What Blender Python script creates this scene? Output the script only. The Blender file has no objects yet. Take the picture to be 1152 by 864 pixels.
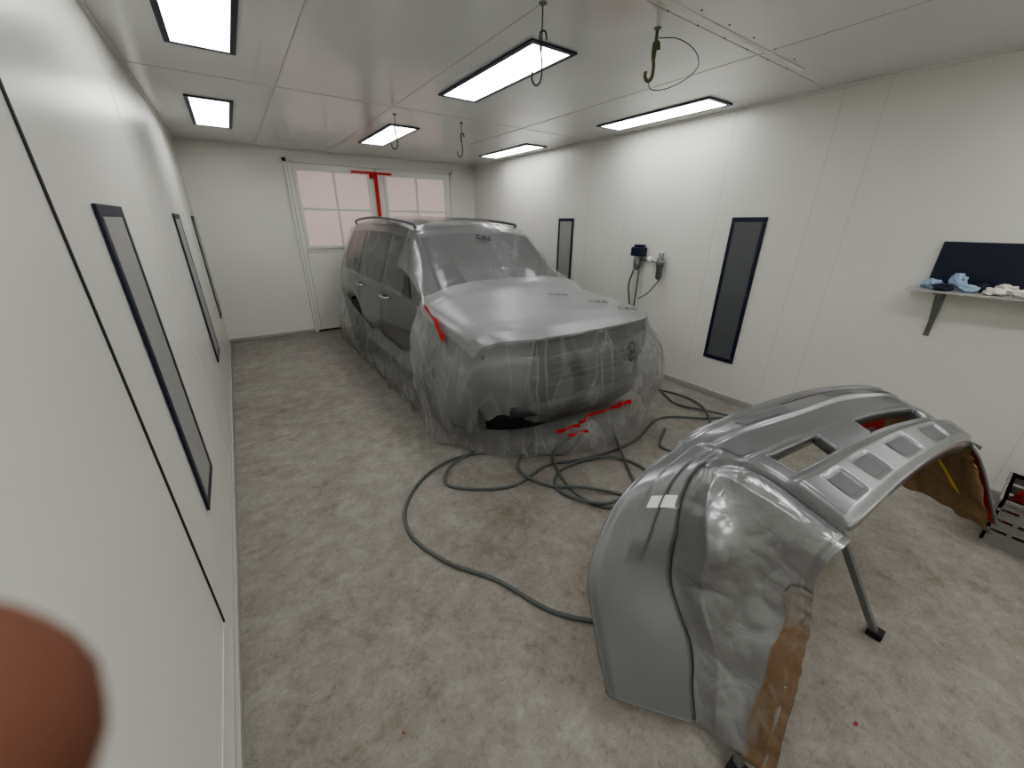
import bpy, bmesh, math, random
import numpy as np
from mathutils import Vector, Matrix, noise
random.seed(7)
sc=bpy.context.scene
COL=sc.collection
sc.view_settings.view_transform='AgX'
try: sc.view_settings.look='AgX - Medium High Contrast'
except Exception: pass

# ---------------------------------------------------------------- materials
def new_mat(name,col,rough=.5,metal=0.,spec=.5,coat=0.,alpha=1.,emis=None,estr=0.):
    m=bpy.data.materials.new(name); m.use_nodes=True
    b=m.node_tree.nodes['Principled BSDF']
    b.inputs['Base Color'].default_value=(*col,1)
    b.inputs['Roughness'].default_value=rough
    b.inputs['Metallic'].default_value=metal
    b.inputs['Specular IOR Level'].default_value=spec
    b.inputs['Coat Weight'].default_value=coat
    b.inputs['Coat Roughness'].default_value=.08
    b.inputs['Alpha'].default_value=alpha
    if emis:
        b.inputs['Emission Color'].default_value=(*emis,1); b.inputs['Emission Strength'].default_value=estr
    return m
def coords(m,scale=(1,1,1),rot=(0,0,0)):
    nt=m.node_tree; t=nt.nodes.new('ShaderNodeTexCoord'); mp=nt.nodes.new('ShaderNodeMapping')
    mp.inputs['Scale'].default_value=scale; mp.inputs['Rotation'].default_value=rot
    nt.links.new(t.outputs['Object'],mp.inputs['Vector']); return mp.outputs['Vector']
def noise_n(m,vec,scale,detail=4,dist=0.,rough=.5):
    n=m.node_tree.nodes.new('ShaderNodeTexNoise'); n.inputs['Scale'].default_value=scale
    n.inputs['Detail'].default_value=detail; n.inputs['Distortion'].default_value=dist; n.inputs['Roughness'].default_value=rough
    m.node_tree.links.new(vec,n.inputs['Vector']); return n.outputs['Fac']
def math_n(m,op,a,b=None,c=None):
    x=m.node_tree.nodes.new('ShaderNodeMath'); x.operation=op
    for i,v in enumerate((a,b,c)):
        if v is None: continue
        if isinstance(v,(int,float)): x.inputs[i].default_value=v
        else: m.node_tree.links.new(v,x.inputs[i])
    return x.outputs[0]
def ramp(m,fac,stops):
    r=m.node_tree.nodes.new('ShaderNodeValToRGB'); e=r.color_ramp.elements
    while len(e)<len(stops): e.new(.5)
    for i,(p,c) in enumerate(stops):
        e[i].position=p; e[i].color=(*c,1) if len(c)==3 else c
    m.node_tree.links.new(fac,r.inputs['Fac']); return r.outputs['Color']
def mixc(m,a,b,fac,mode='MIX'):
    x=m.node_tree.nodes.new('ShaderNodeMix'); x.data_type='RGBA'; x.blend_type=mode
    L=m.node_tree.links
    for k,v in ((6,a),(7,b)):
        if isinstance(v,tuple): x.inputs[k].default_value=(*v,1)
        else: L.new(v,x.inputs[k])
    if isinstance(fac,(int,float)): x.inputs[0].default_value=fac
    else: L.new(fac,x.inputs[0])
    return x.outputs[2]
def bump(m,h,strength=.3,dist=.01):
    b=m.node_tree.nodes.new('ShaderNodeBump'); b.inputs['Strength'].default_value=strength; b.inputs['Distance'].default_value=dist
    m.node_tree.links.new(h,b.inputs['Height'])
    m.node_tree.links.new(b.outputs['Normal'],m.node_tree.nodes['Principled BSDF'].inputs['Normal'])
def setin(m,name,out): m.node_tree.links.new(out,m.node_tree.nodes['Principled BSDF'].inputs[name])

def wallmat(name,c1,c2,rough=.35):
    m=new_mat(name,c1,rough,spec=.4); v=coords(m)
    n=noise_n(m,v,.7,5,.3); setin(m,'Base Color',ramp(m,n,[(.35,c1),(.65,c2)]))
    n2=noise_n(m,v,60,3); bump(m,n2,.05,.002); return m
M_wall=wallmat('painted_wall',(.79,.79,.735),(.83,.83,.78),.3)
M_ceil=new_mat('painted_ceiling',(.78,.78,.76),.16,spec=.6)
v=coords(M_ceil); cbase=ramp(M_ceil,noise_n(M_ceil,v,.8,5,.3),[(.35,(.75,.755,.745)),(.65,(.81,.815,.805))])
def spot(m,base,x,y,r,col,amt):
    t=m.node_tree.nodes.new('ShaderNodeTexCoord'); d=m.node_tree.nodes.new('ShaderNodeVectorMath'); d.operation='DISTANCE'
    d.inputs[1].default_value=(x,y,0); m.node_tree.links.new(t.outputs['Object'],d.inputs[0])
    f=ramp(m,math_n(m,'DIVIDE',d.outputs['Value'],r),[(0.,(amt,)*3),(1.,(0,0,0))]); return mixc(m,base,col,f)
cbase=spot(M_ceil,cbase,-.05,-.30,.30,(.62,.36,.33),.4)
setin(M_ceil,'Base Color',cbase)
M_joint=new_mat('panel_joint',(.63,.63,.585),.6)
M_gap=new_mat('dark_gap',(.02,.022,.025),.7)
M_white=new_mat('white_metal',(.78,.78,.74),.4)
M_shelf=new_mat('grey_shelf',(.48,.48,.46),.45)
M_edge=new_mat('dirty_skirting',(.42,.42,.39),.6)
# concrete
M_floor=new_mat('worn_concrete',(.3,.28,.26),.6,spec=.3)
v=coords(M_floor)
a=ramp(M_floor,noise_n(M_floor,v,.7,5,.2,.55),[(.3,(.245,.225,.195)),(.5,(.29,.27,.24)),(.7,(.34,.325,.295))])
b_=ramp(M_floor,noise_n(M_floor,v,8.,14,.25,.82),[(.36,(.17,.145,.115)),(.5,(.29,.27,.24)),(.64,(.43,.415,.385))])
c_=mixc(M_floor,a,b_,.5)
sp=ramp(M_floor,noise_n(M_floor,v,44,10,.2,.8),[(.37,(.55,.50,.44)),(.46,(1,1,1)),(.72,(1.0,1.0,1.0))])
c_=mixc(M_floor,c_,sp,.55,'MULTIPLY')
for rot,sc_ in ((0.5,7.),(-.8,9.),(1.9,6.),(1.1,11.)):
    vs=coords(M_floor,(1,26,1),(0,0,rot))
    scr=ramp(M_floor,noise_n(M_floor,vs,sc_,8,.1,.75),[(.61,(0,0,0)),(.69,(.40,.40,.40))])
    c_=mixc(M_floor,c_,(.50,.485,.45),scr)
du=ramp(M_floor,noise_n(M_floor,v,2.4,14,.3,.85),[(.53,(0,0,0)),(.68,(.42,.42,.42))])
c_=mixc(M_floor,c_,(.46,.45,.42),du)
st=ramp(M_floor,noise_n(M_floor,v,1.7,12,.5,.8),[(.36,(.62,.52,.42)),(.47,(1,1,1))])
c_=mixc(M_floor,c_,st,.55,'MULTIPLY')
setin(M_floor,'Base Color',c_)
setin(M_floor,'Roughness',ramp(M_floor,noise_n(M_floor,v,3,6),[(.3,(.42,)*3),(.7,(.75,)*3)]))
bump(M_floor,noise_n(M_floor,v,22,10,.3,.7),.25,.005)

M_black=new_mat('black_frame',(.010,.014,.040),.4)
M_glass=new_mat('slot_glass',(.13,.135,.145),.2,spec=.6)
M_glassL=new_mat('slot_glass_pale',(.40,.40,.39),.4,spec=.3)
M_lamp=new_mat('lamp_diffuser',(.9,.9,.9),.5,emis=(1,1,.99),estr=9.0)
M_pane=new_mat('backlit_pane',(.66,.55,.52),.3,emis=(.95,.72,.67),estr=.24)
M_red=new_mat('red_tape',(.62,.015,.02),.4)
M_paint=new_mat('grey_metallic_paint',(.245,.25,.26),.34,metal=.65,coat=.6)
vv=coords(M_paint); bump(M_paint,noise_n(M_paint,vv,900,1),.03,.0005)
M_car=new_mat('dark_grey_car_paint',(.085,.088,.093),.3,metal=.5,coat=.8)
M_hood=new_mat('light_grey_primer_paint',(.26,.27,.28),.5,metal=.2)
M_tint=new_mat('tinted_glass',(.01,.011,.012),.08,spec=.6)
M_rubber=new_mat('rubber',(.02,.02,.02),.8)
M_rim=new_mat('alloy',(.55,.55,.56),.3,metal=.9)
M_darkrim=new_mat('dark_alloy',(.10,.10,.10),.4,metal=.9)
M_dark=new_mat('engine_bay_dark',(.008,.008,.010),.6)
M_lens=new_mat('lamp_lens',(.12,.125,.13),.1,spec=.8)
M_primer=new_mat('red_plastic',(.42,.03,.025),.45)
M_hose=new_mat('hose_rubber',(.11,.125,.12),.5)
M_steel=new_mat('dull_steel',(.24,.25,.25),.5,metal=.6)
M_pad=new_mat('matte_grey_pad',(.13,.133,.138),.5)
M_olive=new_mat('painted_hook',(.10,.11,.05),.55)
M_skin=new_mat('skin',(.17,.065,.038),.65)
M_ink=new_mat('printed_ink',(.012,.012,.015),.5)
def crumple(m,stretch,scale,bs,detail=2,dist=.8,k2=.35):
    v=coords(m,stretch); n=noise_n(m,v,scale,detail,dist,.5)
    r=math_n(m,'ABSOLUTE',math_n(m,'SUBTRACT',n,.5))
    n2=noise_n(m,v,scale*2.7,2,1.2,.5); r2=math_n(m,'ABSOLUTE',math_n(m,'SUBTRACT',n2,.5))
    h=math_n(m,'MULTIPLY_ADD',r2,k2,r); bump(m,h,bs,.05); return r,r2
def clothmat(name,col,bs=.6,metal=0.,scale=6.,rough=.5):
    m=new_mat(name,col,rough,metal=metal); crumple(m,(1,1,1),scale,bs); return m
def film_m(name,col,base,amp,scale,bs,stretch=(1,1,1),rough=.18,soft_amp=.25,k2=.2):
    m=new_mat(name,col,rough,spec=.8)
    r,r2=crumple(m,stretch,scale,bs,k2=k2)
    a1=ramp(m,r,[(0.,(1,1,1)),(.05,(0,0,0))])
    soft=noise_n(m,coords(m,stretch),scale*.5,2,.5)
    al=math_n(m,'MULTIPLY_ADD',a1,amp,base)
    al=math_n(m,'MULTIPLY_ADD',math_n(m,'SUBTRACT',soft,.5),soft_amp,al)
    al=math_n(m,'MINIMUM',al,.95); al=math_n(m,'MAXIMUM',al,.06)
    setin(m,'Alpha',al); return m
M_film=film_m('clear_masking_film',(.42,.425,.43),.52,.12,4.0,.30,(1,1,.14),soft_amp=.5)
M_filmfront=film_m('clear_masking_film_taut',(.44,.445,.45),.33,.16,4.5,.32,(1,1,.12),soft_amp=.35)
M_filmhood=film_m('masking_film_layered',(.45,.46,.465),.58,.04,1.4,.07,rough=.30)
M_filmws=film_m('masking_film_thin',(.42,.425,.43),.40,.12,1.7,.30,(1,.30,.30),soft_amp=.3)
M_filmdark=film_m('masking_film_overspray',(.40,.405,.41),.20,.12,2.4,.35,(1,.35,.5),soft_amp=.25)
M_filmlow=film_m('masking_film_crinkled',(.36,.365,.37),.42,.18,3.6,.45,(1,1,.3))
M_wrap=new_mat('silver_oversprayed_wrap',(.35,.353,.36),.26,metal=.65); crumple(M_wrap,(1,1,1),3.0,.38)
M_paper=new_mat('tan_masking_paper',(.30,.20,.10),.6); crumple(M_paper,(1,1,1),5.,.35)
vv=coords(M_paper); setin(M_paper,'Base Color',ramp(M_paper,noise_n(M_paper,vv,5,6,.3,.6),[(.48,(.20,.13,.075)),(.62,(.25,.23,.21))]))
M_paper2=new_mat('tan_masking_paper_clean',(.22,.14,.07),.6); crumple(M_paper2,(1,1,1),4.,.4)
M_cblue=clothmat('blue_cloth',(.38,.50,.66),.5,0,14,.8)
M_cnavy=clothmat('navy_cloth',(.02,.025,.05),.5,0,14,.8)
M_cwhite=clothmat('white_cloth',(.80,.76,.68),.5,0,14,.8)

# ---------------------------------------------------------------- helpers
def empty(name,base,label=None,cat=None,group=None):
    e=bpy.data.objects.new(name,None); e.location=base; e.empty_display_size=.1
    COL.objects.link(e)
    if label: e['label']=label; e['category']=cat
    if group: e['group']=group
    return e
def mesh(name,V,Fc,mat,parent=None,smooth=True,base=None,bevel=0,solid=0):
    if parent is not None: base=Vector(parent.location) if parent.type=='EMPTY' else Vector(parent['wb'])
    elif base is None:
        base=Vector((sum(p[0] for p in V)/len(V),sum(p[1] for p in V)/len(V),min(p[2] for p in V)))
    base=Vector(base)
    me=bpy.data.meshes.new(name); me.from_pydata([tuple(Vector(p)-base) for p in V],[],Fc); me.update()
    bm=bmesh.new(); bm.from_mesh(me); bmesh.ops.recalc_face_normals(bm,faces=bm.faces)
    loose=[v for v in bm.verts if not v.link_faces]
    if loose: bmesh.ops.delete(bm,geom=loose,context='VERTS')
    bm.to_mesh(me); bm.free()
    o=bpy.data.objects.new(name,me); COL.objects.link(o)
    me.materials.append(mat)
    for p in me.polygons: p.use_smooth=smooth
    if parent is not None: o.parent=parent
    else: o.location=base
    o['wb']=tuple(base)
    if bevel:
        md=o.modifiers.new('bevel','BEVEL'); md.width=bevel; md.segments=2; md.limit_method='ANGLE'
    if solid:
        md=o.modifiers.new('solid','SOLIDIFY'); md.thickness=solid; md.offset=-1
    return o
def tag(o,label,cat,group=None):
    o['label']=label; o['category']=cat
    if group: o['group']=group
    return o
def struct(o): o['kind']='structure'; return o
def boxg(x0,x1,y0,y1,z0,z1):
    V=[(x,y,z) for x in (x0,x1) for y in (y0,y1) for z in (z0,z1)]
    Fc=[(0,1,3,2),(4,6,7,5),(0,4,5,1),(2,3,7,6),(0,2,6,4),(1,5,7,3)]
    return V,Fc
def join(*gs):
    V=[];Fc=[]
    for v,f in gs:
        n=len(V); V+=list(v); Fc+=[tuple(i+n for i in q) for q in f]
    return V,Fc
def box(name,x0,x1,y0,y1,z0,z1,mat,parent=None,bevel=0,smooth=False):
    V,Fc=boxg(x0,x1,y0,y1,z0,z1); return mesh(name,V,Fc,mat,parent,smooth,bevel=bevel)
def crom(P,n):
    P=[Vector(p) for p in P]; out=[]
    for i in range(len(P)-1):
        a=P[i-1] if i else P[0]*2-P[1]; b=P[i]; c=P[i+1]; d=P[i+2] if i+2<len(P) else c*2-b
        for k in range(n):
            t=k/n; out.append(.5*((2*b)+(c-a)*t+(2*a-5*b+4*c-d)*t*t+(3*b-a-3*c+d)*t**3))
    out.append(P[-1]); return out
def tubeg(P,r,seg=10,n=6,rad=None):
    P=crom(P,n) if n>1 else [Vector(p) for p in P]
    V=[];Fc=[]; up=None
    for i,p in enumerate(P):
        d=(P[min(i+1,len(P)-1)]-P[max(i-1,0)]).normalized()
        if up is None:
            up=Vector((0,0,1)) if abs(d.z)<.9 else Vector((1,0,0))
        s=d.cross(up).normalized(); up=s.cross(d).normalized()
        rr=r if rad is None else rad(i/(len(P)-1))
        for k in range(seg):
            a=2*math.pi*k/seg; V.append(tuple(p+s*math.cos(a)*rr+up*math.sin(a)*rr))
    for i in range(len(P)-1):
        for k in range(seg):
            a=i*seg+k; b=i*seg+(k+1)%seg; Fc.append((a,b,b+seg,a+seg))
    Fc.append(tuple(range(seg))[::-1]); Fc.append(tuple((len(P)-1)*seg+k for k in range(seg)))
    return V,Fc
def gridg(fn,us,vs):
    V=[tuple(fn(u,v)) for u in us for v in vs]; nv=len(vs)
    Fc=[(i*nv+j,i*nv+j+1,(i+1)*nv+j+1,(i+1)*nv+j) for i in range(len(us)-1) for j in range(nv-1)]
    return V,Fc
def lathe(profile,c,axis='z',seg=24):
    V=[];Fc=[]
    for r,h in profile:
        for k in range(seg):
            a=2*math.pi*k/seg; p=(r*math.cos(a),r*math.sin(a),h)
            if axis=='x': p=(h,p[0],p[1])
            if axis=='y': p=(p[0],h,p[1])
            V.append((c[0]+p[0],c[1]+p[1],c[2]+p[2]))
    for i in range(len(profile)-1):
        for k in range(seg):
            a=i*seg+k;b=i*seg+(k+1)%seg; Fc.append((a,b,b+seg,a+seg))
    Fc.append(tuple(range(seg))); Fc.append(tuple((len(profile)-1)*seg+k for k in range(seg)))
    return V,Fc
def N(x,y,z=0.): return noise.noise(Vector((x,y,z)))

# ---------------------------------------------------------------- room
W,D,H,YB=4.41,7.2,2.726,-3.2
struct(box('floor',-.1,W+.1,YB-.1,D+.1,-.1,0,M_floor))
struct(box('ceiling',-.1,W+.1,YB-.1,D+.1,H,H+.1,M_ceil))
struct(box('wall_left',-.1,0,YB-.1,D+.1,0,H,M_wall))
struct(box('wall_right',W,W+.1,YB-.1,D+.1,0,H,M_wall))
struct(box('wall_back',0,W,D,D+.1,0,H,M_wall))
struct(box('wall_front',0,W,YB-.1,YB,0,H,M_wall))
struct(box('baseboard_left',0,.018,YB,D,0,.05,M_edge,bevel=.004))
struct(box('baseboard_right',W-.018,W,YB,D,0,.06,M_edge,bevel=.004))
struct(box('baseboard_back',0,1.24,D-.018,D,0,.05,M_edge,bevel=.004))
tn=[0]
def trim(x0,x1,y0,y1,z0,z1,mat=M_joint):
    tn[0]+=1; struct(box('trim_%d'%tn[0],x0,x1,y0,y1,z0,z1,mat))
for y in (-.1,1.21,1.48,2.29,3.45,4.1,5.3): trim(W-.0015,W,y,y+.003,.07,H)
for y in (3.3,5.9): trim(0,.0015,y,y+.003,.07,H)
trim(0,.004,1.565,1.580,.20,H,M_gap)
trim(0,.003,YB,1.565,.20,.206,M_joint)
for x in (.9,3.3,1.84): trim(x,x+.005,YB,D,H-.002,H)
for y in (-1.,1.60,4.1): trim(0,W,y,y+.005,H-.002,H)
trim(1.9,3.8,1.53,1.56,H-.004,H,M_white)
trim(0,.02,YB,D,H-.02,H,M_white); trim(W-.02,W,YB,D,H-.02,H,M_white); trim(0,W,D-.02,D,H-.02,H,M_white)
g=[lathe([(.0005,-.004),(.005,-.003),(.007,0)],(2.0+i*.13,1.5+(.1 if i%2 else 0),H),seg=8) for i in range(14)]
V,Fc=join(*g); struct(mesh('trim_90',V,Fc,M_steel))

def leaf(dn,x0,x1,wx0,wx1):
    yb=D-.03
    parts=[boxg(x0,x1,yb,D-.001,.02,1.34),boxg(x0,wx0,yb,D-.001,1.34,2.55),boxg(wx1,x1,yb,D-.001,1.34,2.55),boxg(wx0,wx1,yb,D-.001,2.49,2.55)]
    V,Fc=join(*parts); struct(mesh('door_leaf',V,Fc,M_wall,dn,smooth=False))
    g=[boxg(wx0,wx1,yb-.02,yb,1.34,1.39),boxg(wx0,wx1,yb-.02,yb,2.45,2.49),boxg(wx0,wx0+.05,yb-.02,yb,1.39,2.45),boxg(wx1-.05,wx1,yb-.02,yb,1.39,2.45)]
    mx=(wx0+wx1)/2; g+= [boxg(mx-.018,mx+.018,yb-.015,yb,1.39,2.45)]
    g+= [boxg(wx0+.05,mx-.018,yb-.015,yb,1.91,1.945),boxg(mx+.018,wx1-.05,yb-.015,yb,1.91,1.945)]
    V,Fc=join(*g); struct(mesh('window_frame',V,Fc,M_white,dn,smooth=False,bevel=.003))
    struct(box('window_pane',wx0+.02,wx1-.02,yb-.006,yb-.001,1.36,2.47,M_pane,dn))
    g=[boxg(x0+.05,x0+.062,yb-.008,yb,.06,1.30),boxg(x1-.062,x1-.05,yb-.008,yb,.06,1.30),boxg(x0+.05,x1-.05,yb-.008,yb,1.29,1.302)]
    V,Fc=join(*g); struct(mesh('panel_molding',V,Fc,M_joint,dn,smooth=False))
d=struct(empty('door_1',(1.90,D,0))); leaf(d,1.26,2.535,1.32,2.44)
d2=struct(empty('door_2',(3.2,D,0))); leaf(d2,2.55,3.88,2.66,3.80)
trim(1.215,1.255,D-.045,D,0,2.6,M_white); trim(3.885,3.925,D-.045,D,0,2.6,M_white); trim(1.215,3.925,D-.045,D,2.555,2.6,M_white)
struct(box('trim_91',1.27,1.62,D-.04,D-.03,0,.03,M_gap))
V,Fc=join(boxg(2.15,2.80,D-.062,D-.052,2.465,2.50),boxg(2.50,2.56,D-.062,D-.052,1.80,2.465),boxg(2.43,2.50,D-.062,D-.052,2.40,2.465))
tag(mesh('masking_tape',V,Fc,M_red,smooth=False,bevel=.002),'red masking tape strips stuck over door window frames','tape')

for x in (.46,2.20,4.04):
    for y in (-1.95,.335,2.87,5.42):  # first two rows are out of view, added to light the room
        if x>4: y={-1.95:-2.2,.335:-.75}.get(y,y)
        e=empty('ceiling_light',(x,y,H-.016),'rectangular white ceiling light panel with black frame','ceiling light','ceiling light panels')
        hx,hy,f,dp=.175,.64,.032,.012
        g=[boxg(x-hx,x+hx,y-hy,y-hy+f,H-dp,H-.001),boxg(x-hx,x+hx,y+hy-f,y+hy,H-dp,H-.001),boxg(x-hx,x-hx+f,y-hy+f,y+hy-f,H-dp,H-.001),boxg(x+hx-f,x+hx,y-hy+f,y+hy-f,H-dp,H-.001)]
        V,Fc=join(*g); mesh('frame',V,Fc,M_black,e,smooth=False)
        box('diffuser',x-hx+f,x+hx-f,y-hy+f,y+hy-f,H-.010,H-.003,M_lamp,e)
def slot(xw,side,y0,y1,z0,z1,gl,label):
    s=-side
    e=empty('wall_light_panel',(xw,(y0+y1)/2,z0),label,'light panel','tall narrow wall light panels')
    def X(a): return xw+s*a
    def bb(a,b,*r): return boxg(min(X(a),X(b)),max(X(a),X(b)),*r)
    f=.035 if side>0 else .045; pr=.012
    g=[bb(.001,pr,y0,y1,z0,z0+.04),bb(.001,pr,y0,y1,z1-.04,z1),bb(.001,pr,y0,y0+f,z0+.04,z1-.04),bb(.001,pr,y1-f,y1,z0+.04,z1-.04)]
    V,Fc=join(*g); mesh('frame',V,Fc,M_black,e,smooth=False,bevel=.002)
    V,Fc=bb(.002,.010,y0+f,y1-f,z0+.04,z1-.04); mesh('glass',V,Fc,gl,e,smooth=False)
    g=[lathe([(.004,0),(.003,s*.003)],(X(pr),yy,zz),'x',8) for yy in (y0+.018,y1-.018) for zz in np.linspace(z0+.05,z1-.05,5)]
    V,Fc=join(*g); mesh('screws',V,Fc,M_steel,e)
slot(0,-1,1.98,2.40,.49,1.80,M_glassL,'tall narrow black-framed light panel with pale glass')
slot(0,-1,4.45,4.95,.49,1.80,M_glassL,'tall narrow black-framed light panel with pale glass')
slot(0,-1,6.60,7.02,.49,1.80,M_glassL,'tall narrow black-framed light panel with pale glass')
slot(W,1,1.80,2.12,.41,1.82,M_glass,'tall narrow black-framed light panel with dark glass')
slot(W,1,4.35,4.67,.41,1.82,M_glassL,'tall narrow black-framed light panel beside the car')

# ---------------------------------------------------------------- car
CX,Y0=2.50,1.98
SK=[0,.1,.3,.8,1.1,1.2,1.78,1.95,2.5,3.3,4.2,4.5,4.68]
ZT=[1.00,1.04,1.07,1.12,1.16,1.19,1.66,1.73,1.785,1.80,1.77,1.72,1.63]
WR=[.79,.80,.79,.78,.78,.76,.66,.65,.66,.66,.64,.62,.59]
ZR=[.98,1.02,1.045,1.08,1.11,1.13,1.60,1.66,1.71,1.72,1.69,1.64,1.56]
WB=[.88,.895,.90,.90,.90,.89,.87,.87,.87,.87,.86,.84,.80]
ZB=[.91,.95,.98,1.02,1.06,1.07,1.10,1.10,1.11,1.12,1.14,1.14,1.12]
WW=[.895,.915,.925,.93,.93,.93,.925,.925,.925,.925,.92,.90,.86]
QK=[0,.15,.27,.33,.44,.55,.60,.75,.88,1.]
def zs(s):
    z=.30
    for a in (.86,3.72):
        if abs(s-a)<.43: z=max(z,.36+math.sqrt(.43**2-(s-a)**2))
    return z
def body(s,q,side,off=0.,zsill=None):
    i=lambda K: float(np.interp(s,SK,K))
    zt,wr,zr,wb,zb,ww=map(i,(ZT,WR,ZR,WB,ZB,WW)); z0=zs(s) if zsill is None else zsill
    def at(q):
        XS=[0,.55*wr,.9*wr,wr,(wr+wb)/2+.025,wb,wb+.02,ww,ww-.003,ww-.04]
        ZS=[zt,zt-.12*(zt-zr),zt-.55*(zt-zr),zr,(zr+zb)/2,zb,zb-.05,z0+(zb-.05-z0)*.62,z0+(zb-.05-z0)*.3,z0]
        return float(np.interp(q,QK,XS)),float(np.interp(q,QK,ZS))
    x,z=at(q)
    if off:
        x1,z1=at(max(0,q-.02)); x2,z2=at(min(1,q+.02)); dx,dz=x2-x1,z2-z1; l=math.hypot(dx,dz) or 1
        nx,nz=-dz/l,dx/l
        if nx<0 or (abs(nx)<1e-6 and nz<0): nx,nz=-nx,-nz
        if q<.3: nz=abs(nz)
        x+=nx*off; z+=nz*off
    f=min(1,abs(x)/.93)
    a=max(0,1-s/1.2); b=max(0,(s-3.9)/.78)
    y=Y0+s+.29*a*f**4.6-.14*b*f**3
    return (CX+side*x,y,z)
car=empty('car',(CX,4.3,0),'large dark grey sport utility car wrapped in clear masking film','car')
SS=list(np.linspace(0,4.68,150))
QS=[-q for q in np.linspace(1,0,34)[:-1]]+list(np.linspace(0,1,34))
def bodyfull(s,q): return body(s,abs(q),-1 if q<0 else 1)
V,Fc=gridg(bodyfull,SS,QS)
def rear(u,w):
    p=body(4.68,abs(w),1); return (CX+u*(p[0]-CX),Y0+4.68-.14*(abs(u)*min(1,(p[0]-CX)/.93))**3+.05*math.sin(math.pi*w),p[2])
V,Fc=join((V,Fc),gridg(rear,np.linspace(-1,1,24),np.linspace(0,1,34)))
mesh('body',V,Fc,M_car,car)
V,Fc=gridg(lambda s,q:body(s,abs(q),-1 if q<0 else 1,.004),np.linspace(.01,1.12,30),np.linspace(-.40,.40,41)); mesh('hood',V,Fc,M_hood,car)
def front(u,z):
    w=.88 if z>.6 else .84
    x=u*w; f=abs(x)/.93
    return (CX+x,Y0+.02+.29*f**4.6+(.03 if z<.6 else 0),z)
V,Fc=gridg(front,np.linspace(-1,1,24),np.linspace(.30,.96,8)); mesh('front_core',V,Fc,M_dark,car,solid=.03)
def bar(z0,z1,u0,u1,o):
    return gridg(lambda u,z:(front(u,z)[0],front(u,z)[1]-o,z),np.linspace(u0,u1,16),[z0,(z0+z1)/2,z1])
M_gr=new_mat('grille_slats',(.05,.052,.055),.5)
V,Fc=join(*[bar(.64+i*.055,.648+i*.055,-.52,.52,.02) for i in range(5)]); mesh('grille',V,Fc,M_gr,car,solid=.015)
V,Fc=bar(.42,.50,-.85,.85,.05); mesh('crash_beam',V,Fc,M_gr,car,solid=.04)
for sd in (-1,1):
    V,Fc=gridg(lambda u,z:(front(u,z)[0],front(u,z)[1]-.03-.015*math.sin(math.pi*(z-.68)/.22),z),np.linspace(sd*.60,sd*1.0,8),np.linspace(.70,.90,8))
    mesh('headlamp',V,Fc,M_lens,car,solid=.02)
V,Fc=gridg(lambda s,q:body(s,abs(q),-1 if q<0 else 1,.006),np.linspace(1.22,1.76,14),np.linspace(-.30,.30,25)); mesh('windscreen',V,Fc,M_tint,car)
V,Fc=gridg(lambda u,w:(rear(u,w)[0],rear(u,w)[1]+.008,rear(u,w)[2]),np.linspace(-.85,.85,12),np.linspace(.30,.52,8)); mesh('rear_window',V,Fc,M_tint,car)
def win(sd,a0,a1,b0,b1):
    def f(t,w):
        s=(a0+(a1-a0)*t)*(1-w)+(b0+(b1-b0)*t)*w
        return body(s,.545-.19*w,sd,.006)
    V,Fc=gridg(f,np.linspace(0,1,12),np.linspace(0,1,8)); mesh('side_window',V,Fc,M_tint,car)
for sd in (-1,1):
    win(sd,1.50,2.33,1.92,2.30); win(sd,2.42,3.30,2.40,3.22); win(sd,3.40,4.25,3.34,4.15)
    for s0 in (1.30,2.375,3.34):
        V,Fc=gridg(lambda t,q:body(s0+t*.010,q,sd,.002,zsill=.30),[0,1],np.linspace(.56,.97,20)); mesh('door_gap',V,Fc,M_gap,car)
    for s0 in (2.10,3.08):
        V,Fc=tubeg([body(s0,.62,sd,.005),body(s0+.03,.625,sd,.045),body(s0+.17,.625,sd,.045),body(s0+.20,.62,sd,.005)],.013,8); mesh('door_handle',V,Fc,M_rim,car)
    V,Fc=tubeg([body(1.98,.28,sd,.0),body(2.05,.28,sd,.05),body(3.2,.28,sd,.055),body(4.2,.28,sd,.05),body(4.28,.28,sd,.0)],.014,8); mesh('roof_rail',V,Fc,M_pad,car)
    for sa in (.86,3.72):
        xo=CX+sd*.80; yw=Y0+sa+(.10 if sa<1 else 0)
        w=mesh('wheel',*lathe([(.24,-.11),(.345,-.115),(.372,-.09),(.378,0),(.372,.09),(.345,.115),(.24,.11)],(xo,yw,.38),'x',40),M_rubber,car)
        g=[lathe([(.235,0),(.235,sd*.02),(.215,sd*.03),(.205,0)],(xo+sd*.09,yw,.38),'x',40)]
        for kk in range(6):
            a=kk*math.pi/3; xx=xo+sd*.105
            p=[(xx,yw+math.cos(a)*.03,.38+math.sin(a)*.03),(xx+sd*.012,yw+math.cos(a)*.12,.38+math.sin(a)*.12),(xx,yw+math.cos(a)*.225,.38+math.sin(a)*.225)]
            g.append(tubeg(p,.022,8,3))
        g.append(lathe([(.05,0),(.045,sd*.03)],(xo+sd*.10,yw,.38),'x',16))
        V,Fc=join(*g); mesh('rim',V,Fc,M_darkrim,w)
V,Fc=boxg(CX-.62,CX+.62,Y0+.25,Y0+4.5,.28,.60); mesh('underbody',V,Fc,M_dark,car,smooth=False)

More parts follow.
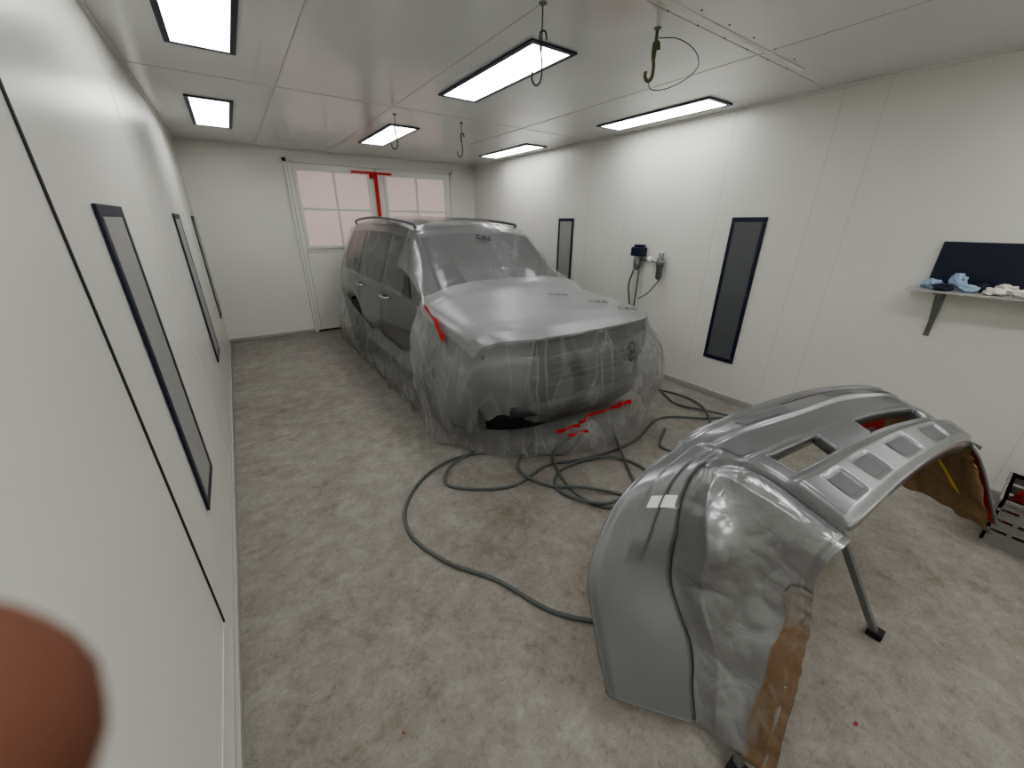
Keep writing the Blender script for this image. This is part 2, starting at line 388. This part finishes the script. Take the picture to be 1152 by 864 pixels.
# ---- films on the car
def wr(p,a,f=5.):
    n=noise.noise(Vector(p)*f); n2=abs(noise.noise(Vector(p)*f*2.3+Vector((3,1,7))))
    return a*(n+ .8*n2)
def top(s,q):
    sd=-1 if q<0 else 1
    b=body(s,abs(q),sd,.014)
    d=wr(b,.007,2.5) if s<1.15 else wr(b,.018,2.6)
    br=.05*math.exp(-((s-1.2)/.12)**2)
    return (b[0],b[1]-(.012 if s<.05 else 0),b[2]+d+.008+br)
film=empty('plastic_sheeting',(CX,2.9,0),'clear plastic masking film draped over hood, windscreen and front','masking film')
V,Fc=gridg(top,np.linspace(0.0,1.18,60),np.linspace(-.60,.60,70)); mesh('hood_cover',V,Fc,M_filmhood,film)
V,Fc=gridg(top,np.linspace(1.18,1.98,60),np.linspace(-.46,.46,80)); mesh('windscreen_cover',V,Fc,M_filmws,film)
TP=[Vector(top(s,-.60)) for s in np.linspace(1.25,0,30)]+[Vector(top(0,q)) for q in np.linspace(-.55,.55,60)]+[Vector(top(s,.60)) for s in np.linspace(0,1.25,30)]
Lc=[0]
for a,b in zip(TP,TP[1:]): Lc.append(Lc[-1]+(b-a).length)
Lc=np.array(Lc)/Lc[-1]; TA=np.array([tuple(p) for p in TP])
BT=[0,.13,.22,.32,.40,.5,.6,.70,.78,.88,1]
BP=np.array([(1.52,3.25,.01),(1.47,2.95,.0),(1.45,2.68,0),(1.66,2.34,0),(1.95,2.10,0),(2.42,1.86,0),(2.85,1.80,.0),(3.25,1.90,.06),(3.50,2.2,.10),(3.53,2.7,.1),(3.48,3.25,.1)])
def skirt(t,v):
    a=Vector([float(np.interp(t,Lc,TA[:,i])) for i in range(3)]); b=Vector([float(np.interp(t,BT,BP[:,i])) for i in range(3)])
    b.z+=.012
    ang=math.pi*(t); o=Vector((-math.cos(ang),-math.sin(ang)*1.1,0)).normalized()
    p=a.lerp(b,v)
    bl=(.08+.06*math.exp(-((t-.72)/.12)**2))*math.sin(math.pi*min(1,v*1.15)) if v<.87 else .0
    pinch=-.15*math.exp(-((t-.51)/.09)**2)*math.exp(-((v-.74)/.13)**2)
    e=(.003+.028*v)
    tc=.51+(t-.51)*(1+.7*(v-.74))+.02*N(t*6,v*3,2.)
    fold=e*(abs(N(tc*20,v*1.4,1.3))*1.6-.4)*(.6+1.0*abs(N(t*5,v*2,6.)))+.005*N(tc*42,v*3,4.)*min(1,v*4)+.040*v*N(tc*8,v*2.5,9.)
    w=min(1,v*6)
    return p+o*((bl+pinch+fold)*w)
VS=np.linspace(0,1,60)
V,Fc=gridg(skirt,np.linspace(.365,.66,140),VS); mesh('front_curtain',V,Fc,M_filmfront,film)
V,Fc=gridg(skirt,np.linspace(0,.365,150),VS); mesh('side_curtain',V,Fc,M_film,film)
V,Fc=gridg(skirt,np.linspace(.66,1,140),VS); mesh('side_curtain',V,Fc,M_film,film)
def strip(A,B,wd,bend=.0):
    A=Vector(A);B=Vector(B); d=(B-A); side=d.cross(Vector((0,-1,0))).normalized() if abs(d.x)>abs(d.y) else d.cross(Vector((-1,0,0))).normalized()
    return gridg(lambda a,b:A+d*a+side*(b-.5)*wd*(1+.25*math.sin(a*9))+Vector((0,-.012*math.sin(a*7),0)),np.linspace(0,1,14),np.linspace(0,1,3))
def sk(t,v,off=.016):
    p=skirt(t,v); ang=math.pi*t; return p+Vector((-math.cos(ang),-math.sin(ang),.0))*off
for A_,B_,wd in ((sk(.450,.82),sk(.495,.80),.026),(sk(.495,.78),sk(.53,.72),.026),(sk(.53,.72),sk(.57,.67),.022),(sk(.47,.86),sk(.51,.85),.022),(sk(.56,.64),sk(.585,.63),.034)):
    V,Fc=strip(A_,B_,wd); mesh('red_tape',V,Fc,M_red,film)
for A_,B_,wd in (((1.555,3.00,1.115),(1.545,2.74,1.03),.03),((1.545,2.78,1.04),(1.535,2.62,.93),.065)):
    V,Fc=strip(A_,B_,wd); mesh('red_tape',V,Fc,M_red,film)
def lettering(pos,xd,nrm,size,txt='CRS',off=.024):
    cu=bpy.data.curves.new('txt','FONT'); cu.body=txt; cu.size=size; cu.align_x='CENTER'; cu.align_y='CENTER'; cu.extrude=.0005; cu.offset=.0008; cu.space_character=1.1
    o=bpy.data.objects.new('t',cu); COL.objects.link(o)
    bpy.context.view_layer.update()
    me=bpy.data.meshes.new_from_object(o.evaluated_get(bpy.context.evaluated_depsgraph_get()))
    bpy.data.objects.remove(o)
    n=Vector(nrm).normalized(); x=(Vector(xd)-n*n.dot(Vector(xd))).normalized(); y=n.cross(x)
    R=Matrix((x,y,n)).transposed()
    base=Vector(film.location)
    for v_ in me.vertices: v_.co=R@v_.co+Vector(pos)+n*off-base
    me.materials.clear(); me.materials.append(M_ink)
    ob=bpy.data.objects.new('printed_lettering',me); COL.objects.link(ob); ob.parent=film
for s,q,sz in ((.14,.19,.10),(.38,.14,.10),(.68,.07,.10),(1.66,.0,.09)):
    p=Vector(top(s,q)); px=Vector(top(s,q+.05))-p; py=Vector(top(s+.10,q))-p; n=px.cross(py)
    if n.z<0:n=-n
    lettering(p,(1,-.35,0),n,sz,off=.022 if s<1.2 else .030)
p=skirt(.565,.17); lettering(p+Vector((.0,-.045,-.02)),(0.1,0,-1),(-.1,-1,.1),.085)

rf=empty('plastic_sheeting',(CX,5.,0),'clear crinkled plastic film taped over roof and side windows','masking film')
def roof(s,q):
    sd=-1 if q<0 else 1; b=body(s,abs(q),sd,.016); d=wr(b,.015,3.5)
    return (b[0]+(sd*d if abs(q)>.3 else 0),b[1],b[2]+(d if abs(q)<=.33 else 0)+.004)
V,Fc=gridg(roof,np.linspace(1.90,4.62,110),np.linspace(-.36,.36,70)); mesh('roof_cover',V,Fc,M_filmdark,rf)
for sd in (-1,1):
    V,Fc=gridg(lambda s,q:roof(s+.5*(q-.36)*-1*(1 if s<2.2 else 0),sd*q),np.linspace(1.80,4.62,110),np.linspace(.36,.57,20)); mesh('side_window_cover',V,Fc,M_filmdark,rf)
for sd in (-1,1):
    def low(s,v):
        q=.86-.15*max(0,(s-3.0)/1.6)+.04*N(s*3,sd); a=Vector(body(s,q,sd,.015,zsill=.30)); xb=CX+sd*(.985)
        b=Vector((xb,a.y,.012)); p=a.lerp(b,v)
        d=.05*math.sin(math.pi*v)+(.012+.05*v)*(abs(N(s*7,v*2,sd*2))*1.5-.3)+.012*N(s*18,v*5,3)
        p.x+=sd*d*min(1,v*5); p.z+=.02*N(s*9,v*3,8)*min(1,v*5)*(1-v); return p
    V,Fc=gridg(low,np.linspace(1.15,4.66,240),np.linspace(0,1,36))
    tag(mesh('plastic_skirt',V,Fc,M_filmlow),'crinkled plastic masking film hanging over sill and wheels','masking film','lower side masking films')

# ---------------------------------------------------------------- bumper
Z=dict(
A=[(1.17,.50,.12),(1.28,.40,.08),(1.41,.26,.06),(1.45,.16,.07),(1.44,.07,.12)],
B=[(1.20,.62,.32),(1.33,.51,.28),(1.47,.37,.26),(1.55,.22,.27),(1.56,.12,.36)],
C=[(1.23,.70,.50),(1.36,.63,.48),(1.49,.54,.46),(1.60,.32,.47),(1.66,.17,.55)],
D=[(1.35,.75,.66),(1.46,.68,.66),(1.55,.57,.66),(1.66,.37,.67),(1.67,.20,.70)],
E=[(1.50,.76,.80),(1.57,.69,.82),(1.65,.59,.83),(1.69,.40,.83),(1.68,.19,.81)],
F=[(1.69,.74,.90),(1.73,.66,.92),(1.74,.56,.93),(1.73,.40,.94),(1.73,.17,.88)],
G=[(1.90,.70,.96),(1.90,.61,.98),(1.90,.51,.98),(1.89,.36,.97),(1.88,.155,.905)],
H=[(2.32,.65,.98),(2.24,.54,1.0),(2.20,.45,1.0),(2.15,.33,.98),(2.13,.14,.925)],
I=[(2.66,.55,1.0),(2.60,.46,1.02),(2.54,.37,1.02),(2.48,.26,1.0),(2.45,.11,.94)],
J=[(2.95,.42,.97),(2.88,.34,.99),(2.82,.26,.99),(2.77,.18,.97),(2.76,.07,.91)],
K=[(3.13,.50,.76),(3.11,.38,.77),(3.06,.25,.78),(2.99,.12,.79),(2.92,.0,.79)],
L=[(3.17,.48,.40),(3.16,.34,.42),(3.14,.18,.46),(3.11,.0,.47),(3.07,-.14,.46)])
G_=[[Vector(p) for p in Z[k]] for k in 'ABCDEFGHIJKL']
def cr(a,b,c,d,t): return .5*((2*b)+(c-a)*t+(2*a-5*b+4*c-d)*t*t+(3*b-a-3*c+d)*t**3)
def cr1(P,t):
    i=max(0,min(len(P)-2,int(math.floor(t)))); f=t-i
    a=P[i-1] if i else P[0]*2-P[1]; d_=P[i+2] if i+2<len(P) else P[-1]*2-P[-2]
    return cr(a,P[i],P[i+1],d_,f)
def bs(u,v): return cr1([cr1(r,v*4) for r in G_],u)
def bn(u,v):
    e=.03; a=bs(u+e,v)-bs(u-e,v); b=bs(u,min(1,v+e))-bs(u,max(0,v-e)); n=a.cross(b).normalized()
    c=Vector((2.2,.35,.3))
    return n if n.dot(bs(u,v)-c)>0 else -n
def ss(a,b,x): x=max(0,min(1,(x-a)/(b-a))); return x*x*(3-2*x)
def vedge(u):
    return .46+.05*math.sin(max(0,min(1,(u-.5)/3))*math.pi)-.06*max(0,min(1,(u-3.5)/2))
PADS=[(5.85,6.22,.860,.940),(6.62,6.95,.860,.940),(7.40,7.72,.860,.940),(8.12,8.44,.860,.940),(8.78,9.06,.860,.940)]
def rel(u,v):
    o=0.
    mid=ss(5.1,5.4,u)*(1-ss(9.2,9.5,u))
    o+=.026*ss(.80,.83,v)*mid-.014*ss(.965,1,v)*mid
    o+=-.016*ss(.27,.30,v)*(1-ss(.56,.60,v))*mid*(1-.5*ss(8.,9.,u))
    o+=.012*(1-ss(.05,.07,v))*mid
    for a,b,c,d_ in PADS: o-=.007*ss(a-.04,a,u)*(1-ss(b,b+.04,u))*ss(c-.008,c,v)*(1-ss(d_,d_+.008,v))
    wing=1-ss(5.0,5.3,u)
    o+=-.026*ss(vedge(u)-.010,vedge(u)+.010,v)*wing
    o+=.014*(ss(.20,.215,v)-ss(.33,.355,v))*ss(2.2,2.8,u)*(1-ss(5.0,5.3,u))
    o+=-.014*(1-ss(.0,.05,v))*wing
    return o
def bp(u,v,off=0.): return bs(u,v)+bn(u,v)*(rel(u,v)+off)
HO=[(5.60,6.85,.63,.785),(7.50,8.75,.62,.775)]
us=sorted(set([round(x,4) for x in np.linspace(0,11,276)]+[h[0] for h in HO]+[h[1] for h in HO]))
vs=sorted(set([round(x,4) for x in np.linspace(0,1,71)]+[.63,.785,.775,.62,.80,.83,.86,.965,.27,.30]))
nv=len(vs)
def hole(u,v):
    for a,b,c,d_ in HO:
        if a<u<b and c<v<d_: return True
    if 7.0<u<8.0 and .08<v<.105: return True
    return False
Fb=[]
for i in range(len(us)-1):
    for j in range(nv-1):
        if hole((us[i]+us[i+1])/2,(vs[j]+vs[j+1])/2): continue
        Fb.append((i*nv+j,i*nv+j+1,(i+1)*nv+j+1,(i+1)*nv+j))
bump_e=empty('bumper',(2.1,.35,.05),'freshly painted grey metallic car bumper, partly masked, on a trestle','car bumper')
mesh('painted_shell',[bp(u,v) for u in us for v in vs],Fb,M_paint,bump_e)
mesh('inner_face',[bp(u,v,-.012) for u in us for v in vs],Fb,M_primer,bump_e)
# folded-down returns give the shell its depth
V,Fc=gridg(lambda u,t:bp(u,1.,-.002)+Vector((0,.012*t,-.075*t*ss(5.2,5.8,u)*(1-ss(9.0,9.6,u)))),np.linspace(5.2,9.6,80),[0,.5,1]); mesh('lower_return',V,Fc,M_paint,bump_e,solid=.004)
def hem(v,u0,u1,r=.007):
    return tubeg([bp(u,v,-.006) for u in np.linspace(u0,u1,60)],r,8,1)
V,Fc=join(hem(0,0,11),hem(1,5.2,11),tubeg([bp(0,v,-.006) for v in np.linspace(0,.5,20)],.007,8,1),tubeg([bp(11,v,-.006) for v in np.linspace(0,1,20)],.007,8,1)); mesh('rolled_edge',V,Fc,M_paint,bump_e)
def ret(u0,u1,v0,v1,dp=.05):
    loop=[(u,v0) for u in np.linspace(u0,u1,20)]+[(u1,v) for v in np.linspace(v0,v1,6)[1:]]+[(u,v1) for u in np.linspace(u1,u0,20)[1:]]+[(u0,v) for v in np.linspace(v1,v0,6)[1:]]
    return gridg(lambda i,t:bp(loop[int(i)][0],loop[int(i)][1],.002-dp*t),range(len(loop)),[0,.5,1])
V,Fc=join(*[ret(*h) for h in HO]); mesh('opening_rim',V,Fc,M_paint,bump_e,solid=.004)
for (u0,u1,v0,v1) in PADS+[(6.2,7.0,.12,.24),(7.7,8.2,.12,.22),(5.35,5.75,.36,.54),(8.5,8.9,.1,.24)]:
    V,Fc=gridg(lambda a,b:bp(u0+(u1-u0)*a,v0+(v1-v0)*b,.002+.002*min(1,4*min(a,1-a,b,1-b))),np.linspace(0,1,9),np.linspace(0,1,9)); mesh('pad',V,Fc,M_pad,bump_e)
V,Fc=gridg(lambda a,b:bp(3.36+.26*a+.05*b,.24+.22*b,.003),np.linspace(0,1,7),np.linspace(0,1,7)); mesh('lamp_reflection_patch',V,Fc,new_mat('painted_reflection_white',(.9,.9,.88),.3),bump_e)  # white patch painted on in place of a ceiling lamp's reflection
for u,v in ((5.0,0.0),(9.3,1.0)):
    c=bp(u,v,.0); a=Vector((-.01,.015,0)) if v<.5 else Vector((0,-.02,-.01))
    V,Fc=join(tubeg([c,c+a,c+a*1.4+Vector((.015,0,-.01))],.005,8,4),tubeg([c+a*.6,c+a*1.6+Vector((-.01,0,.01))],.004,8,2)); mesh('clip',V,Fc,M_steel,bump_e)
def wrapf(a,b):
    u=-.15+5.2*a
    uc=max(0,min(11,u))
    vl=vedge(uc)+.012+ .14*ss(.88,1.,a)
    v=vl+(1.03-vl)*b
    vv=min(1,v)
    p=bs(uc,vv); n=bn(uc,vv)
    edge=min(1,b*5)*min(1,(1-a)*10)
    cr_=.042*abs(N(p.x*3.2,p.y*3.2,p.z*2.7))+.014*abs(N(p.x*8,p.y*8,p.z*7+5))+.002*N(p.x*26,p.y*24,p.z*22)
    bul=.055*math.exp(-((a-.62)/.17)**2-((b-.22)/.24)**2)
    p=p+n*(-.016+.022*edge+(cr_+bul+.015*math.sin(math.pi*b))*edge)
    if u<0: p.z+=u*.12
    if v>1: p+=Vector((.01,-(v-1)*.9,-.01))
    return p
V,Fc=gridg(wrapf,np.linspace(0,1,190),np.linspace(0,1,90)); mesh('masking_plastic',V,Fc,M_wrap,bump_e)
def papf(a,b):
    a2=.0+.56*a; b0=.86-.22*(1-a)+.07*N(a*5,0)+.03*N(a*19,4)
    p=wrapf(a2,b0+(1.0-b0)*b); n=bn(max(0,-.15+5.2*a2),.95); return p+n*(.004+.006*abs(N(a*14,b*3,1)))+Vector((.010*N(a*16,2)*b,-.01*b*abs(N(a*11,7)),0))
V,Fc=gridg(papf,np.linspace(0,1,90),np.linspace(0,1,16)); mesh('masking_paper',V,Fc,M_paper,bump_e)
V,Fc=gridg(lambda a,b:bp(9.35+1.6*a,.30+.72*b if b<.97 else 1.,-.03-.045*abs(N(a*5,b*5,2)))+Vector((0,-.02*b,-.05*a*b)),np.linspace(0,1,50),np.linspace(0,1,40)); mesh('masking_paper',V,Fc,M_paper2,bump_e)
V,Fc=gridg(lambda a,b:bp(9.75+.10*b+.7*a,.74+.10*a+.05*b,-.095)+Vector((0,-.02,0)),np.linspace(0,1,10),np.linspace(0,1,3)); mesh('yellow_tape',V,Fc,new_mat('yellow_tape',(.6,.45,.05),.5),bump_e)

tr=empty('trestle_stand',(2.05,.35,0),'grey steel folding trestle carrying the bumper','stand')
def beam(name,a,b,r,mat=M_steel):
    V,Fc=tubeg([a,b],r,4,1); return mesh(name,V,Fc,mat,tr,smooth=False,bevel=.003)
beam('top_bar',(1.80,.36,.88),(2.62,.33,.88),.022)
for i,(tx,fx,fy) in enumerate(((1.85,1.42,.13),(1.85,1.62,.66),(2.08,2.44,.02),(2.15,2.20,.56))):
    l=beam('leg',(tx,.35,.87),(fx,fy,.012),.019)
    V,Fc=boxg(fx-.028,fx+.028,fy-.028,fy+.028,0,.035); mesh('foot',V,Fc,M_rubber,l,smooth=False,bevel=.005)

# ---------------------------------------------------------------- hoses
def hose(pts,label,r=.0108):
    P=[(x,y,(z_[0] if z_ else r+.001)) for x,y,*z_ in pts]; V,Fc=tubeg(P,r,10,10)
    tag(mesh('air_hose',V,Fc,M_hose),label,'hose','air hoses on the floor')
hose([(2.75,2.2),(2.27,1.95),(1.89,2.22),(1.53,2.38),(1.20,2.31),(.95,2.07),(.88,1.80),(.97,1.50),(1.14,1.24),(1.27,.94),(1.44,.76),(1.62,.62),(1.85,.45)],'dark rubber air hose looping in a wide curve over concrete')
hose([(1.62,2.36,.035),(1.38,2.28,.03),(1.27,2.12),(1.44,1.94),(1.69,1.84),(2.03,1.90),(2.35,1.78,.03),(2.88,1.76),(3.45,1.90),(3.83,1.64),(4.2,1.45)],'dark rubber air hose running across floor toward wall')
hose([(2.45,2.1,.04),(2.13,1.96,.04),(1.98,1.6),(2.03,1.33),(2.2,1.2),(2.1,1.0),(1.9,.8)],'dark rubber air hose coiled in front of the car')
hose([(2.9,2.05,.04),(2.66,1.75,.05),(2.50,1.5),(2.37,1.35),(2.12,1.30,.035),(1.97,1.40,.03),(1.90,1.65),(2.1,1.80),(2.45,1.72,.035),(2.62,1.5),(2.48,1.2)],'dark rubber air hose coiled in front of the car')
hose([(4.30,2.95),(4.2,2.6),(4.05,2.35),(3.86,2.02),(3.93,1.72,.035),(4.0,1.55,.035),(4.15,1.40)],'dark rubber air hose lying beside the wall')
hose([(3.3,1.75),(3.0,1.58),(3.15,1.45),(3.6,1.5),(3.95,1.75,.03),(4.1,2.1),(3.95,2.5)],'dark rubber air hose running across floor toward wall')
hose([(2.1,2.2,.03),(1.80,1.98,.036),(1.86,1.72,.012),(2.05,1.52,.036),(2.25,1.32),(2.42,1.05),(2.35,.85)],'dark rubber air hose coiled in front of the car')

# ---------------------------------------------------------------- regulator
rg=empty('air_regulator',(W-.01,3.1,1.12),'compressed air filter regulator unit with hoses on wall','air regulator')
V,Fc=join(boxg(W-.12,W-.012,3.04,3.20,1.40,1.50),boxg(W-.10,W-.02,3.06,3.18,1.50,1.53)); mesh('housing',V,Fc,M_black,rg,smooth=False,bevel=.012)
V,Fc=lathe([(.02,1.24),(.04,1.26),(.045,1.30),(.045,1.40),(.03,1.41)],(W-.07,3.12,0),'z',20); mesh('filter_bowl',V,Fc,M_steel,rg)
V,Fc=lathe([(.015,1.16),(.034,1.18),(.036,1.30),(.045,1.31),(.045,1.38),(.025,1.40),(.03,1.45)],(W-.07,2.80,0),'z',20); mesh('filter_bowl',V,Fc,M_steel,rg)
V,Fc=join(tubeg([(W-.07,3.1,1.36),(W-.07,2.74,1.36)],.013,10,1),tubeg([(W-.07,2.92,1.36),(W-.012,2.92,1.36)],.012,10,1)); mesh('pipe',V,Fc,M_rim,rg)
V,Fc=lathe([(.0,0),(.033,.0),(.035,.02),(.0,.022)],(W-.145,2.90,1.38),'x',20); mesh('gauge',V,Fc,M_white,rg)
V,Fc=join(tubeg([(W-.07,3.16,1.24),(W-.09,3.19,1.05),(W-.05,3.17,.8),(W-.05,3.12,.5),(W-.06,3.05,.05)],.010,8),tubeg([(W-.07,3.08,1.24),(W-.10,3.06,1.0),(W-.06,3.10,.75),(W-.04,3.14,.5),(W-.05,3.2,.05)],.009,8),tubeg([(W-.07,2.78,1.16),(W-.08,2.9,1.0),(W-.06,3.05,.9)],.006,8)); mesh('supply_hose',V,Fc,M_hose,rg)

# ---------------------------------------------------------------- shelf & board
box_=box('back_board',W-.02,W-.002,-.35,.63,1.385,1.66,M_black); tag(box_,'flat black board mounted on wall above shelf','board')
sh=empty('wall_shelf',(W-.01,.2,1.04),'thin grey wall shelf on steel brackets','shelf')
box('shelf_board',W-.30,W-.002,-.45,.68,1.350,1.362,M_shelf,sh,bevel=.002)
for y in (.53,-.2):
    g=[boxg(W-.012,W-.002,y-.015,y+.015,1.02,1.349),boxg(W-.26,W-.012,y-.015,y+.015,1.337,1.349),tubeg([(W-.01,y,1.06),(W-.22,y,1.337)],.009,6,1)]
    V,Fc=join(*g); mesh('bracket',V,Fc,M_steel,sh,smooth=False)
def blob(name,c,r,mat,label,cat,seed,amp=.35):
    def f(a,b):
        d=Vector((math.sin(a)*math.cos(b),math.sin(a)*math.sin(b),math.cos(a)))
        k=1+amp*noise.noise(d*1.8+Vector((seed,0,0)))+amp*.5*abs(noise.noise(d*4.5+Vector((seed,3,0))))
        p=Vector((c[0]+d.x*r[0]*k,c[1]+d.y*r[1]*k,c[2]+r[2]*.8+d.z*r[2]*k)); p.z=max(p.z,c[2]); return p
    V,Fc=gridg(f,np.linspace(.02,math.pi-.02,26),np.linspace(0,2*math.pi,41)); return tag(mesh(name,V,Fc,mat),label,cat)
zt_=1.3635
blob('rag',(4.28,.585,zt_),(.06,.045,.030),M_cblue,'crumpled pale blue cloth rag on shelf','rag',1,.5)
blob('rag',(4.19,.515,zt_),(.055,.045,.024),M_cnavy,'crumpled navy cloth lying on shelf','rag',2,.4)
blob('rag',(4.31,.475,zt_),(.045,.04,.055),M_cblue,'crumpled pale blue cloth rag on shelf','rag',5,.5)
blob('rag',(4.31,.365,zt_),(.045,.035,.028),M_cnavy,'small navy wiping cloth on shelf','rag',7,.5)
blob('rag',(4.21,.405,zt_),(.035,.04,.026),M_cblue,'small pale blue wiping cloth on shelf','rag',9,.5)
blob('glove',(4.20,.295,zt_),(.055,.045,.022),M_cwhite,'off-white work glove lying on shelf','glove',12,.5)
blob('glove',(4.31,.25,zt_),(.045,.05,.030),M_cwhite,'off-white work glove lying on shelf','glove',15,.5)
blob('glove',(4.19,.165,zt_),(.06,.045,.026),M_cwhite,'off-white work glove lying on shelf','glove',18,.5)

# ---------------------------------------------------------------- crate
ct=empty('plastic_crate',(3.93,-.42,0),'dark grey ribbed plastic crate holding red cloth','crate')
x0,x1,y0,y1,h=3.72,4.16,-.74,-.14,.31
g=[boxg(x0,x1,y0,y1,0,.02)]
for z0_,z1_ in ((.02,.09),(.11,.16),(.18,.23),(.25,h)):
    g+=[boxg(x0,x0+.015,y0,y1,z0_,z1_),boxg(x1-.015,x1,y0,y1,z0_,z1_),boxg(x0,x1,y0,y0+.015,z0_,z1_),boxg(x0,x1,y1-.015,y1,z0_,z1_)]
for t in np.linspace(0,1,8):
    yy=y0+(y1-y0-.02)*t; g+=[boxg(x0+.002,x0+.014,yy,yy+.02,.02,h),boxg(x1-.014,x1-.002,yy,yy+.02,.02,h)]
for t in np.linspace(0,1,6):
    xx=x0+(x1-x0-.02)*t; g+=[boxg(xx,xx+.02,y0+.002,y0+.014,.02,h),boxg(xx,xx+.02,y1-.014,y1-.002,.02,h)]
g+=[boxg(x0-.012,x1+.012,y0-.012,y0+.015,h-.02,h),boxg(x0-.012,x1+.012,y1-.015,y1+.012,h-.02,h),boxg(x0-.012,x0+.015,y0,y1,h-.02,h),boxg(x1-.015,x1+.012,y0,y1,h-.02,h)]
V,Fc=join(*g); mesh('crate_body',V,Fc,new_mat('crate_plastic',(.24,.24,.22),.5),ct,smooth=False)
blob('rag',(3.93,-.36,.021),(.16,.17,.27),M_primer,'crumpled red cloth heaped inside the crate','rag',21,.2)

# ---------------------------------------------------------------- hooks
def hook(x,y,drop,mat,r,label,loop=False,wob=0.):
    e=empty('ceiling_hook',(x,y,H),label,'hook','ceiling hooks')
    V,Fc=lathe([(.02,0),(.018,-.006),(.008,-.010)],(x,y,H-.001),'z',16); mesh('ceiling_plate',V,Fc,M_steel,e)
    V,Fc=tubeg([(x,y,H-.01),(x+wob*.3,y,H-drop*.5),(x,y,H-drop*.55)],.003 if not loop else r,6); mesh('rod',V,Fc,mat,e)
    z=H-drop*.5
    V,Fc=tubeg([(x+.03,y,z+.03),(x+.02,y,z+.06),(x-.01,y,z+.05),(x-.01,y,z),(x+.005,y,z-drop*.2),(x-.0,y,z-drop*.42),(x-.03,y,z-drop*.5),(x-.055,y,z-drop*.44),(x-.055,y,z-drop*.34)],r,8); mesh('hook',V,Fc,mat,e)
    return e
hook(1.84,1.90,.33,M_black,.004,'thin black wire hook hanging from ceiling')
hook(1.94,4.35,.30,M_olive,.006,'bent wire hook hanging from ceiling')
hook(2.63,4.27,.32,M_olive,.005,'bent wire hook hanging from ceiling')
e=hook(2.50,1.74,.24,M_olive,.009,'olive painted steel hook with trailing wire loop',True)
V,Fc=tubeg([(2.52,1.74,H-.04),(2.66,1.72,H-.02),(2.80,1.70,H-.05),(2.84,1.69,H-.12),(2.74,1.70,H-.20),(2.60,1.72,H-.26),(2.50,1.74,H-.27),(2.48,1.74,H-.22)],.0022,6); mesh('wire_loop',V,Fc,M_black,e)
M_scrap=new_mat('dark_red_scrap',(.30,.02,.02),.5)
def scrap(x,y,s):
    V,Fc=gridg(lambda a,b:(x+a*s,y+b*s*.7,.003+.01*abs(N(a*3+x,b*3+y))),np.linspace(0,1,5),np.linspace(0,1,5)); tag(mesh('tape_scrap',V,Fc,M_scrap,solid=.002),'small scrap of red tape on concrete floor','tape scrap')
scrap(.50,.88,.009); scrap(1.93,-.06,.014)

# ---------------------------------------------------------------- camera
R_=Vector((.82527,-.56467,.00864)); Dn=Vector((-.21251,-.32468,-.92164)); Fw=Vector((.52322,.75877,-.38795))
cam=bpy.data.cameras.new('camera'); co=bpy.data.objects.new('camera',cam); COL.objects.link(co)
Mx=Matrix((R_,-Dn,-Fw)).transposed().to_4x4(); Mx.translation=Vector((.37,0,1.75)); co.matrix_world=Mx
cam.sensor_width=36; cam.lens=430/1152*36; cam.clip_start=.005; cam.clip_end=100
cam.dof.use_dof=True; cam.dof.focus_distance=3.2; cam.dof.aperture_fstop=7
sc.camera=co
def cw(x,y,z): return Mx@Vector((x,y,z))
hp=[];he=[];hr=[]
def addv(p,r,par=None):
    hp.append(cw(*p)); hr.append(r); i=len(hp)-1
    if par is not None: he.append((par,i))
    return i
wrist=addv((-.105,-.215,.10),.026); arm=addv((-.13,-.32,.16),.036,wrist); addv((-.15,-.45,.24),.045,arm)
palm=addv((-.10,-.165,.07),.030,wrist)
def finger(pts,r0,rs=(1.15,1.0,.93,.86)):
    p=palm
    for i,q in enumerate(pts): p=addv(q,r0*rs[min(i,3)],p)
finger([(-.088,-.113,.03),(-.075,-.075,.0),(-.0570,-.0435,-.016),(-.0366,-.0182,-.0290)],.0138,(1.1,1.0,1.0,1.0))
finger([(-.10,-.118,.048),(-.09,-.076,.030),(-.066,-.060,.028),(-.047,-.062,.034)],.0100)
finger([(-.113,-.125,.066),(-.102,-.084,.052),(-.078,-.070,.050),(-.060,-.075,.056)],.0094)
finger([(-.122,-.138,.085),(-.112,-.106,.076),(-.094,-.094,.074),(-.078,-.098,.078)],.0082)
finger([(-.070,-.170,.055),(-.045,-.145,.042),(-.022,-.125,.034),(-.005,-.112,.030)],.0112)
base=Vector(hp[0]); me=bpy.data.meshes.new('hand'); me.from_pydata([tuple(p-base) for p in hp],he,[])
ho=bpy.data.objects.new('hand',me); COL.objects.link(ho); ho.location=base
sm=ho.modifiers.new('skin','SKIN')
for i,r in enumerate(hr): me.skin_vertices[0].data[i].radius=(r,r)
me.skin_vertices[0].data[0].use_root=True
sb=ho.modifiers.new('sub','SUBSURF'); sb.levels=2; sb.render_levels=2
me.materials.append(M_skin); sm.use_smooth_shade=True
tag(ho,'bare brown hand with one fingertip stretched forward','hand')

w=bpy.data.worlds.new('world'); sc.world=w; w.use_nodes=True
w.node_tree.nodes['Background'].inputs[0].default_value=(.6,.6,.6,1); w.node_tree.nodes['Background'].inputs[1].default_value=.1
